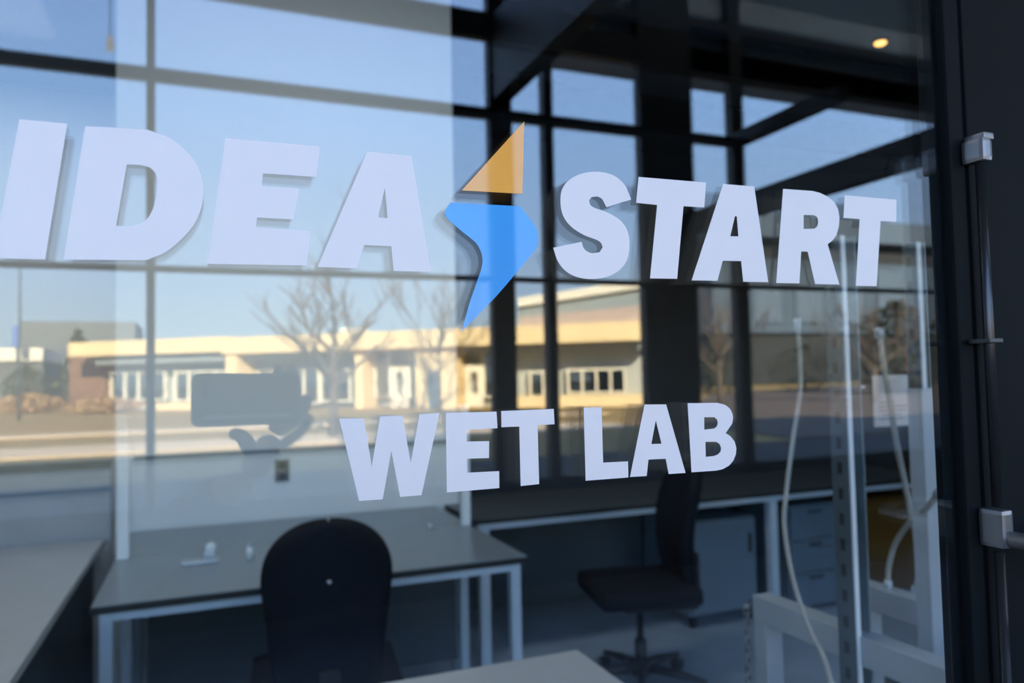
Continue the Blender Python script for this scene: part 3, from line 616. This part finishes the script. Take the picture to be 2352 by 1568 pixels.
# ================================================================== OUTDOORS (seen mirrored)
def G(px, py): return onZ(px, py, 0)
bm = bmesh.new(); rawbox(bm, (-260, -400, -0.5), (300, -4.5, -0.02)); st(link('ground', bm, 'lawn'))
st(box('ground', (-260, -4.5, -0.5), (300, 60, -0.13), 'asphalt'))
st(mbox('path', -14, 26, 4.5, 12.0, -0.02, 0.0, 'asphalt'))
ya = (G(300, 1012).y)
st(mbox('path', -60, 11, 17.5, 20.2, -0.02, 0.01, 'path_concrete'))
st(mbox('path', -60, 14, 24.5, 26.0, -0.02, 0.01, 'path_concrete'))
bm = bmesh.new()
vs = [bm.verts.new((x, -y, 0.015)) for x, y in ((G(1640, 905).x, G(1640, 905).y), (G(1500, 960).x, G(1500, 960).y), (11.5, 12.2), (130, 12.2), (130, 61), (70, 61))]
bm.faces.new(vs); low = [bm.verts.new(v.co - Vector((0, 0, 0.03))) for v in vs]; bm.faces.new(low[::-1])
for k in range(len(vs)): bm.faces.new((vs[k], low[k], low[(k + 1) % len(vs)], vs[(k + 1) % len(vs)]))
st(link('ground', bm, 'shadowed_lawn'))

# long cream building, local frame: s along the front, n into the building
def cam_t(px, py, t): return CAM + ray(px, py) * (t / F)
A0 = cam_t(1480, 859, 33); B0 = cam_t(550, 880, 39)
A0.z = B0.z = 0; sdir = (A0 - B0).normalized(); ndir = Vector((-sdir.y, sdir.x, 0))
if ndir.y < 0: ndir = -ndir
def FS(px, py, off=0.0):
    d = ray(px, py); o = B0 + ndir * off; t = (o - CAM).dot(ndir) / d.dot(ndir); p = CAM + d * t
    return (p - B0).dot(sdir), p.z
def fbox(bm, px0, px1, pyt, pyb, n0, n1, off=0.0):
    pm = (px0 + px1) / 2
    s0, s1 = FS(px0, 860, off)[0], FS(px1, 860, off)[0]; zt_ = FS(pm, pyt, off)[1]; zb = FS(pm, pyb, off)[1] if pyb else 0.0
    fbox2(bm, s0, s1, n0, n1, max(zb, 0), zt_)
def fbox2(bm, s0, s1, n0, n1, z0, z1):
    t = bmesh.new(); rawbox(t, (s0, n0, z0), (s1, n1, z1))
    for v in t.verts:
        p = B0 + sdir * v.co.x + ndir * v.co.y; v.co = Vector((p.x, -p.y, v.co.z))
    merge(bm, t)
def fpart(name, mat, parent, *boxes):
    bm = bmesh.new()
    for bx in boxes: fbox(bm, *bx)
    return link(name, bm, mat, parent)
bo = B0.copy(); bo.y = -bo.y
cb = thing('office_building', bo, 'long low cream building in full sun, mirrored across the glass', 'building')
fpart('wall', 'recess_wall', cb, (205, 1480, 800, None, 1.8, 9.0))
fpart('fascia', 'facade_cream', cb, (520, 1480, 757, 797, -0.4, 9.2), (160, 519, 780, 813, -0.1, 9.1))
fpart('column', 'facade_cream', cb, (524, 549, 797, None, -0.2, 1.7))
fpart('column', 'facade_cream', cb, (813, 831, 795, None, 0.1, 1.7))
fpart('column', 'facade_cream', cb, (952, 1044, 790, None, 0.1, 1.7))
fpart('low_wall', 'facade_cream', cb, (1140, 1480, 908, None, 0.2, 1.7))
fpart('low_wall', 'facade_cream', cb, (350, 522, 925, None, 0.3, 1.7))
for bx in ((205, 519, 816, 832, 0.4, 1.7), (552, 812, 805, 822, 0.4, 1.7), (1048, 1480, 785, 805, 0.4, 1.7)): fpart('canopy_strip', 'roof_grey', cb, bx)
def win(px0, px1, pyt, pyb, cols, mat='far_glass', frame='facade_white', n=1.3):
    f = bmesh.new(); w = 2.2
    fbox(f, px0, px1, pyt, pyt + 5, n, n + 0.2); fbox(f, px0, px1, pyb - 4, pyb, n, n + 0.2)
    for k in range(cols + 1):
        x = px0 + (px1 - px0) * k / cols; fbox(f, x - w, x + w, pyt, pyb, n - 0.02, n + 0.2)
    fo = link('window_frame', f, frame, cb)
    q = bmesh.new(); fbox(q, px0 + 2, px1 - 2, pyt + 2, pyb - 2, n + 0.08, n + 0.12); link('pane', q, mat, fo)
win(212, 338, 852, 922, 4); win(362, 520, 850, 922, 5); win(556, 700, 846, 930, 4); win(705, 808, 846, 925, 3)
win(834, 868, 800, 915, 1); win(914, 948, 800, 915, 1); win(1090, 1138, 800, 915, 1); win(1200, 1262, 852, 915, 2); win(1290, 1425, 845, 905, 4)
for px in (891, 1068):
    f = bmesh.new(); fbox(f, px - 21, px - 8, 838, None, 1.2, 1.4); fbox(f, px + 8, px + 21, 838, None, 1.2, 1.4); fbox(f, px - 8, px + 8, 838, 855, 1.2, 1.4); fbox(f, px - 8, px + 8, 905, None, 1.2, 1.4)
    dd = link('door', f, 'facade_white', cb)
fpart('door', 'shade_blue_grey', cb, (982, 1006, 850, None, 0.05, 0.12))
fpart('gable_wall', 'brick_brown', cb, (90, 205, 808, None, 2.0, 9.0))
fpart('roof_vent', 'facade_white', cb, (735, 752, 748, 757, 2, 3), (765, 783, 747, 757, 2, 3))
# raised roof behind the fascia
bm = bmesh.new()
def slab(bm, pts, off, th):
    f = []
    for px, py in pts:
        s, z = FS(px, py, off); f.append((s, z))
    k = [bm.verts.new(Vector(((B0 + sdir * s + ndir * off).x, -(B0 + sdir * s + ndir * off).y, z))) for s, z in f]
    m_ = [bm.verts.new(Vector(((B0 + sdir * s + ndir * (off + th)).x, -(B0 + sdir * s + ndir * (off + th)).y, z))) for s, z in f]
    bm.faces.new(k); bm.faces.new(m_[::-1])
    n = len(k)
    for i in range(n): bm.faces.new((k[i], k[(i + 1) % n], m_[(i + 1) % n], m_[i]))
slab(bm, [(1190, 684), (1480, 640), (1480, 659), (1190, 704)], 0.5, 5); link('raised_roof', bm, 'facade_white', cb)
bm = bmesh.new(); slab(bm, [(1190, 705), (1480, 660), (1480, 700), (1190, 728)], 0.8, 4); link('clerestory', bm, 'roof_grey', cb)
bm = bmesh.new(); slab(bm, [(1190, 728), (1480, 700), (1480, 736), (1190, 748)], 0.7, 4); link('upper_wall', bm, 'soffit_pink', cb)

# side wing in the shade and the grey building further right
def far_building(name, label, Y, px0, px1, layers, depth=8):
    x0, x1 = onY(px0, 800, Y).x, onY(px1, 800, Y).x
    t = thing(name, ((x0 + x1) / 2, -Y, 0), label, 'building')
    pm = (px0 + px1) / 2
    for nm, mat, pt, pb, off in layers:
        zt_ = onY(px0, pt, Y).z; zb = onY(px0, pb, Y).z if pb else 0
        mbox(nm, x0 + (0 if off == 0 else 0.02), x1, Y + off, Y + depth, max(0, zb), zt_, mat, t)
    return t
fb = far_building('flat_roofed_building', 'long grey flat-roofed building mirrored at the right side of the glass', 62, 1640, 2330,
                  [('fascia', 'pale_fascia', 486, 540, -1.0), ('clerestory', 'grey_band', 540, 588, 0.6), ('wall', 'grey_cladding', 588, 764, 0), ('base_wall', 'grey_band', 764, None, 0.5)], 8)
for k in range(4):
    px0 = 1735 + k * 95; x0, x1 = onY(px0, 800, 62).x, onY(px0 + 60, 800, 62).x
    mbox('window_panel', x0, x1, 61.85, 61.98, onY(px0, 740, 62).z, onY(px0, 620, 62).z, 'pale_fascia', fb)
far_building('warehouse', 'plain grey block building far off at the left, behind the cream building', 95, 47, 310, [('wall', 'far_grey', 737, None, 0)], 12)
t = far_building('low_house', 'low pale building at the far left beside the brown gable', 62, -60, 100, [('roof', 'facade_white', 800, 830, -0.3), ('wall', 'recess_dark', 830, None, 0)], 8)
# lamp post with blue sign
q = G(43, 968)
t = thing('street_lamp', (q.x, -q.y, 0), 'tall thin grey lamp post on the lawn at the far left', 'lamp post')
zt2 = onY(43, 560, q.y).z
pipe('pole', [(q.x, -q.y, 0), (q.x, -q.y, zt2)], [0.06, 0.045], 'shade_blue_grey', t)
bm = bmesh.new(); tube(bm, [(q.x, -q.y, zt2 - 0.02), (q.x + 0.7, -q.y, zt2 + 0.1)], 0.03, 8); rawbox(bm, (q.x + 0.5, -q.y - 0.1, zt2 + 0.06), (q.x + 1.0, -q.y + 0.1, zt2 + 0.14)); link('lamp_head', bm, 'shade_blue_grey', t)
q = onY(38, 770, 60); t = thing('blue_sign', (q.x, -60, 0), 'small blue sign on a post beside the far grey block', 'sign')
mbox('sign_board', q.x - 0.22, q.x + 0.22, 60, 60.1, onY(38, 797, 60).z, onY(38, 748, 60).z, 'blue_sign', t); mbox('post', q.x - 0.05, q.x + 0.05, 60.02, 60.08, 0, onY(38, 797, 60).z, 'shade_blue_grey', t)

# trees: trunk and branches grown by recursion
def tree(name, px, py, hpx, label, group, seed, mat='bark', spread=0.55, depth=5, r0=0.11, side=None):
    rnd = random.Random(seed); q = G(px, py); base = Vector((q.x, -q.y, 0)); H = onY(px, hpx, q.y).z
    t = thing(name, base, label, 'tree', group)
    bt = bmesh.new(); bb = bmesh.new()
    tr = H * 0.3
    tube(bt, [base, base + Vector((0.02, 0, tr * 0.5)), base + Vector((0.0, 0.03, tr)), base + Vector((0.05, 0.03, tr * 1.6))], [r0, r0 * 0.85, r0 * 0.75, r0 * 0.5], 9)
    def grow(p, d, L, r, k):
        pts = [p]; dd = d.copy()
        for i in range(4):
            dd = (dd + Vector((rnd.uniform(-.13, .13), rnd.uniform(-.13, .13), rnd.uniform(-.02, .14)))).normalized(); pts.append(pts[-1] + dd * L / 4)
        tube(bb, pts, [r, r * .85, r * .7, r * .6, r * .5], 5)
        if k <= 0: return
        for j in range(rnd.choice((2, 3, 3))):
            s = pts[rnd.choice((1, 2, 3, 4))]; an = rnd.uniform(0, 2 * PI)
            nd = (dd + Vector((math.cos(an), math.sin(an), 0.25)) * spread).normalized()
            grow(s, nd, L * rnd.uniform(.6, .8), r * .6, k - 1)
    for j in range(7):
        an = 2 * PI * j / 7 + rnd.uniform(-.3, .3); st_ = base + Vector((0, 0, tr * rnd.uniform(0.75, 1.5)))
        grow(st_, Vector((math.cos(an) * 1.0, math.sin(an) * 1.0, 0.75)).normalized(), H * 0.34, r0 * 0.5, depth - 2)
    grow(base + Vector((0.05, 0.03, tr * 1.5)), Vector((0, 0, 1)), H * 0.34, r0 * 0.5, depth - 2)
    link('trunk', bt, mat, t, True); link('branches', bb, mat, t, True)
    return t
tree('bare_tree', 765, 1003, 560, 'bare leafless tree on the lawn in front of the cream building', 'bare trees outdoors', 4, spread=0.95, r0=0.13)
tree('bare_tree', 1010, 948, 640, 'bare twiggy tree close to the cream building, right of the larger bare tree', 'bare trees outdoors', 9, r0=0.10)
tree('bare_tree', 1655, 925, 640, 'dark bare tree before the shaded grey building', 'bare trees outdoors', 12, r0=0.12)
tree('bare_tree', 2010, 925, 650, 'dark bare tree at the right end of the mirrored view', 'bare trees outdoors', 15, r0=0.12)
def shrub(name, px, py, wpx, hpx, label, mat, cat, seed, cone=False, group=None):
    rnd = random.Random(seed); q = G(px, py); base = Vector((q.x, -q.y, 0)); H = onY(px, hpx, q.y).z
    tt = (q - CAM).length; Wd = wpx / F * tt / 2
    t = thing(name, base, label, cat, group); bm = bmesh.new()
    for i in range(900):
        v = rnd.random(); rad = Wd * ((1 - v) ** 0.8 if cone else math.sqrt(max(0.02, 1 - (2 * v - 0.9) ** 2))) * math.sqrt(rnd.random()); an = rnd.uniform(0, 2 * PI)
        p = base + Vector((math.cos(an) * rad, math.sin(an) * rad, 0.05 + v * H * 0.97)); s = rnd.uniform(.06, .16) * max(1, H / 3)
        d1_ = Vector((rnd.uniform(-1, 1), rnd.uniform(-1, 1), rnd.uniform(-1, 1))).normalized(); d2_ = d1_.cross(Vector((rnd.uniform(-1, 1), rnd.uniform(-1, 1), 0.3))).normalized()
        vs = [bm.verts.new(p + d1_ * s), bm.verts.new(p + d2_ * s * 0.6), bm.verts.new(p - d1_ * s), bm.verts.new(p - d2_ * s * 0.6)]; bm.faces.new(vs)
    link('foliage', bm, mat, t); pipe('stem', [base, base + Vector((0, 0, H * 0.8))], [0.09, 0.03], 'bark', t, 8)
    return t
shrub('conifer', 178, 930, 105, 752, 'thin olive conifer in front of the brown gable at the left', 'evergreen', 'tree', 3, True)
shrub('dry_bush', 70, 948, 120, 905, 'dry orange bush on the lawn at the far left', 'dry_shrub', 'bush', 5)
shrub('dry_bush', 240, 948, 150, 915, 'dry orange bush in front of the left windows of the cream building', 'dry_shrub', 'bush', 6)
shrub('round_shrub', 60, 940, 80, 838, 'grey-green rounded shrub left of the brown gable', 'evergreen', 'bush', 8)
shrub('dark_shrub', 1650, 905, 130, 790, 'dark evergreen shrub below the shaded grey building', 'dark_leaves', 'bush', 10)
shrub('dark_shrub', 1850, 898, 190, 790, 'wide dark evergreen hedge mirrored left of the tall slotted post', 'dark_leaves', 'bush', 11)
shrub('dark_tree', 2065, 903, 200, 690, 'dark evergreen tree mirrored near the right edge of the glass', 'dark_leaves', 'tree', 12)

# ================================================================== THE PHOTOGRAPHER AND THE PHONE
RR = RC @ Vector((1, 0, 0)); UU = RC @ Vector((0, 1, 0)); FF = RC @ Vector((0, 0, -1))
def L(r, u, f): return CAM + RR * r + UU * u + FF * f
PM = Matrix((RR, UU, FF)).transposed().to_4x4(); PM.translation = CAM
t = thing('smartphone', L(0.05, -0.02, -0.01), 'grey phone held sideways by the photographer, mirrored in the glass', 'phone')
bm = bmesh.new(); tb = bmesh.new(); bmesh.ops.create_cube(tb, size=1)
for v in tb.verts: v.co = Vector((0.0585 + v.co.x * 0.145, -0.0215 + v.co.y * 0.067, -0.0095 + v.co.z * 0.008))
ed = [e for e in tb.edges if abs(e.verts[0].co.z - e.verts[1].co.z) > 1e-4]
bmesh.ops.bevel(tb, geom=ed, offset=0.010, segments=6, affect='EDGES', profile=0.5)
bmesh.ops.transform(tb, matrix=PM, verts=tb.verts); merge(bm, tb); link('case', bm, 'phone_case', t)
bm = bmesh.new(); rawbox(bm, (0.0, -0.046, -0.0055), (0.115, -0.041, -0.0052), 0, PM); o = link('stripe', bm, 'aluminium', t); o['label'] = 'pale strip along the lower edge'
bm = bmesh.new(); rawbox(bm, (-0.010, -0.022, -0.0054), (0.016, 0.009, -0.0046), 0.0003, PM); link('camera_plate', bm, 'phone_case', t)
bm = bmesh.new()
for u in (0.0, -0.015):
    p0 = L(0.0, u, -0.0046); tube(bm, [p0, p0 + FF * 0.0008], 0.0055, 20)
link('lens', bm, 'lens_black', t, True)

def skin_mesh(nodes, edges, sub=2, rootn=0):
    me = bpy.data.meshes.new('s'); me.from_pydata([tuple(n[0]) for n in nodes], edges, []); o = bpy.data.objects.new('s', me); COL.objects.link(o)
    m = o.modifiers.new('k', 'SKIN'); m.use_smooth_shade = True
    for i, n in enumerate(nodes):
        r = n[1]; r = (r, r) if not isinstance(r, tuple) else r
        me.skin_vertices[0].data[i].radius = r; me.skin_vertices[0].data[i].use_root = (i == rootn)
    s = o.modifiers.new('d', 'SUBSURF'); s.levels = sub; s.render_levels = sub
    dg = bpy.context.evaluated_depsgraph_get(); dg.update(); ev = o.evaluated_get(dg); bm = bmesh.new(); bm.from_mesh(ev.to_mesh()); ev.to_mesh_clear()
    bpy.data.objects.remove(o); return bm
# body joints: real positions (the photographer stands left of the pane's centre, right arm reaching across)
HX, HY = -0.76, -1.02
wrist = L(0.078, -0.125, -0.055); elbow = Vector((-0.20, -0.83, 1.10)); sh = Vector((HX + 0.19, HY + 0.03, 1.34))
pel = Vector((HX, HY, 0.95))
N = [(pel, (0.16, 0.11)), (Vector((HX, HY, 1.12)), (0.14, 0.10)), (Vector((HX, HY, 1.28)), (0.155, 0.11)), (Vector((HX, HY, 1.40)), (0.11, 0.08)), (Vector((HX, HY + 0.01, 1.48)), 0.052),
     (Vector((HX, HY + 0.02, 1.55)), (0.06, 0.07)), (Vector((HX, HY + 0.025, 1.63)), (0.074, 0.092)), (Vector((HX, HY + 0.015, 1.70)), (0.062, 0.078)),
     (sh, 0.055), ((sh + elbow) / 2, 0.046), (elbow, 0.038), ((elbow + wrist) / 2, 0.034), (wrist, (0.026, 0.022)),
     (Vector((HX - 0.19, HY + 0.02, 1.36)), 0.055), (Vector((HX - 0.25, HY, 1.10)), 0.042), (Vector((HX - 0.22, HY + 0.10, 0.88)), 0.026),
     (Vector((HX + 0.09, HY, 0.86)), 0.095), (Vector((HX + 0.10, HY + 0.02, 0.50)), 0.062), (Vector((HX + 0.10, HY - 0.01, 0.09)), 0.042), (Vector((HX + 0.11, HY + 0.12, 0.035)), (0.04, 0.03)),
     (Vector((HX - 0.09, HY, 0.86)), 0.095), (Vector((HX - 0.11, HY - 0.05, 0.50)), 0.062), (Vector((HX - 0.12, HY - 0.10, 0.09)), 0.042), (Vector((HX - 0.13, HY + 0.03, 0.035)), (0.04, 0.03))]
Eg = [(0, 1), (1, 2), (2, 3), (3, 4), (4, 5), (5, 6), (6, 7), (3, 8), (8, 9), (9, 10), (10, 11), (11, 12), (3, 13), (13, 14), (14, 15), (0, 16), (16, 17), (17, 18), (18, 19), (0, 20), (20, 21), (21, 22), (22, 23)]
body = skin_mesh(N, Eg)
palm1 = L(0.092, -0.098, -0.040); palm2 = L(0.104, -0.068, -0.030)
def chain(pts, rs): return skin_mesh([(p, r) for p, r in zip(pts, rs)], [(i, i + 1) for i in range(len(pts) - 1)])
for bb in (chain([wrist, palm1, palm2], [(0.026, 0.022), (0.036, 0.020), (0.034, 0.017)]),
           chain([palm2, L(0.108, -0.035, -0.027), L(0.106, -0.004, -0.026), L(0.103, 0.019, -0.016), L(0.101, 0.020, -0.004)], [0.011, 0.0095, 0.0088, 0.0082, 0.0068]),
           chain([palm2, L(0.124, -0.035, -0.026), L(0.125, -0.006, -0.025), L(0.121, 0.016, -0.016), L(0.119, 0.019, -0.006)], [0.011, 0.0095, 0.0088, 0.0082, 0.0068]),
           chain([palm2, L(0.136, -0.050, -0.026), L(0.146, -0.030, -0.020), L(0.140, -0.022, -0.004), L(0.128, -0.022, 0.003)], [0.010, 0.009, 0.0082, 0.0076, 0.0064]),
           chain([L(0.112, -0.085, -0.033), L(0.134, -0.072, -0.026), L(0.146, -0.056, -0.016), L(0.142, -0.048, -0.003), L(0.131, -0.046, 0.002)], [0.009, 0.0082, 0.0074, 0.0068, 0.0058]),
           chain([palm1, L(0.066, -0.083, -0.026), L(0.052, -0.068, -0.014), L(0.034, -0.064, -0.009)], [0.014, 0.0115, 0.0098, 0.0080]),
           chain([Vector((HX - 0.22, HY + 0.10, 0.88)), Vector((HX - 0.215, HY + 0.13, 0.81))], [(0.024, 0.02), (0.038, 0.018)])):
    merge(body, bb)
for k in range(4):
    x = HX - 0.215; yk = HY + 0.10 + 0.02 * k
    merge(body, chain([Vector((x, yk, 0.81)), Vector((x - 0.004, yk + 0.008, 0.775)), Vector((x + 0.004, yk + 0.012, 0.745 + 0.006 * abs(k - 1.4)))], [0.0095, 0.0085, 0.007]))
merge(body, chain([Vector((HX - 0.20, HY + 0.14, 0.85)), Vector((HX - 0.185, HY + 0.18, 0.81)), Vector((HX - 0.18, HY + 0.19, 0.785))], [0.011, 0.010, 0.008]))
# face
merge(body, chain([Vector((HX, HY + 0.105, 1.645)), Vector((HX, HY + 0.125, 1.60)), Vector((HX, HY + 0.115, 1.590))], [0.008, 0.013, 0.010]))
merge(body, chain([Vector((HX - 0.022, HY + 0.095, 1.56)), Vector((HX, HY + 0.103, 1.56)), Vector((HX + 0.022, HY + 0.095, 1.56))], [0.005, 0.008, 0.005]))
for s in (-1, 1): merge(body, chain([Vector((HX + 0.076 * s, HY + 0.02, 1.59)), Vector((HX + 0.083 * s, HY + 0.01, 1.625))], [(0.006, 0.012), (0.007, 0.016)]))
pt = thing('person', (HX, HY, 0), 'person in a dark jacket holding up a phone, mirrored arm and hand in the glass', 'person')
link('body', body, 'skin', pt, True)
bm = bmesh.new()
for s in (-1, 1): tube(bm, [(HX + 0.030 * s, HY + 0.096, 1.632), (HX + 0.030 * s, HY + 0.108, 1.632)], [0.010, 0.006], 12)
link('eyes', bm, 'lens_black', pt, True)
J = [(N[0][0], (0.185, 0.135)), (N[1][0], (0.165, 0.125)), (N[2][0], (0.18, 0.13)), (N[3][0], (0.13, 0.10)), (Vector((HX, HY, 1.45)), 0.066), (sh, 0.070), (N[9][0], 0.060), (elbow, 0.052), (N[11][0], 0.046), (wrist * 0.93 + elbow * 0.07, 0.036), (N[13][0], 0.070), (N[14][0], 0.055), (N[15][0] * 0.93 + N[14][0] * 0.07, 0.037), (Vector((HX, HY, 0.85)), (0.19, 0.14))]
link('jacket', skin_mesh(J, [(0, 1), (1, 2), (2, 3), (3, 4), (3, 5), (5, 6), (6, 7), (7, 8), (8, 9), (3, 10), (10, 11), (11, 12), (0, 13)]), 'jacket_cloth', pt, True)
T = [(Vector((HX, HY, 0.93)), (0.17, 0.12)), (N[16][0], 0.11), (N[17][0], 0.080), (Vector((HX + 0.10, HY - 0.01, 0.10)), 0.070), (N[20][0], 0.11), (N[21][0], 0.080), (Vector((HX - 0.12, HY - 0.10, 0.10)), 0.070)]
link('trousers', skin_mesh(T, [(0, 1), (1, 2), (2, 3), (0, 4), (4, 5), (5, 6)]), 'trouser_cloth', pt, True)
for dx, dy in ((0.10, 0.0), (-0.12, -0.09)):
    s = chain([Vector((HX + dx, HY + dy - 0.05, 0.05)), Vector((HX + dx, HY + dy + 0.05, 0.052)), Vector((HX + dx * 1.05, HY + dy + 0.16, 0.042))], [(0.045, 0.048), (0.05, 0.048), (0.048, 0.038)])
    link('shoe', s, 'shoe_leather', pt, True)
hb = chain([Vector((HX, HY + 0.0, 1.745)), Vector((HX, HY - 0.035, 1.69)), Vector((HX, HY - 0.05, 1.60)), Vector((HX, HY - 0.06, 1.48))], [(0.070, 0.07), (0.088, 0.075), (0.088, 0.06), (0.075, 0.035)])
link('hair', hb, 'hair', pt, True)
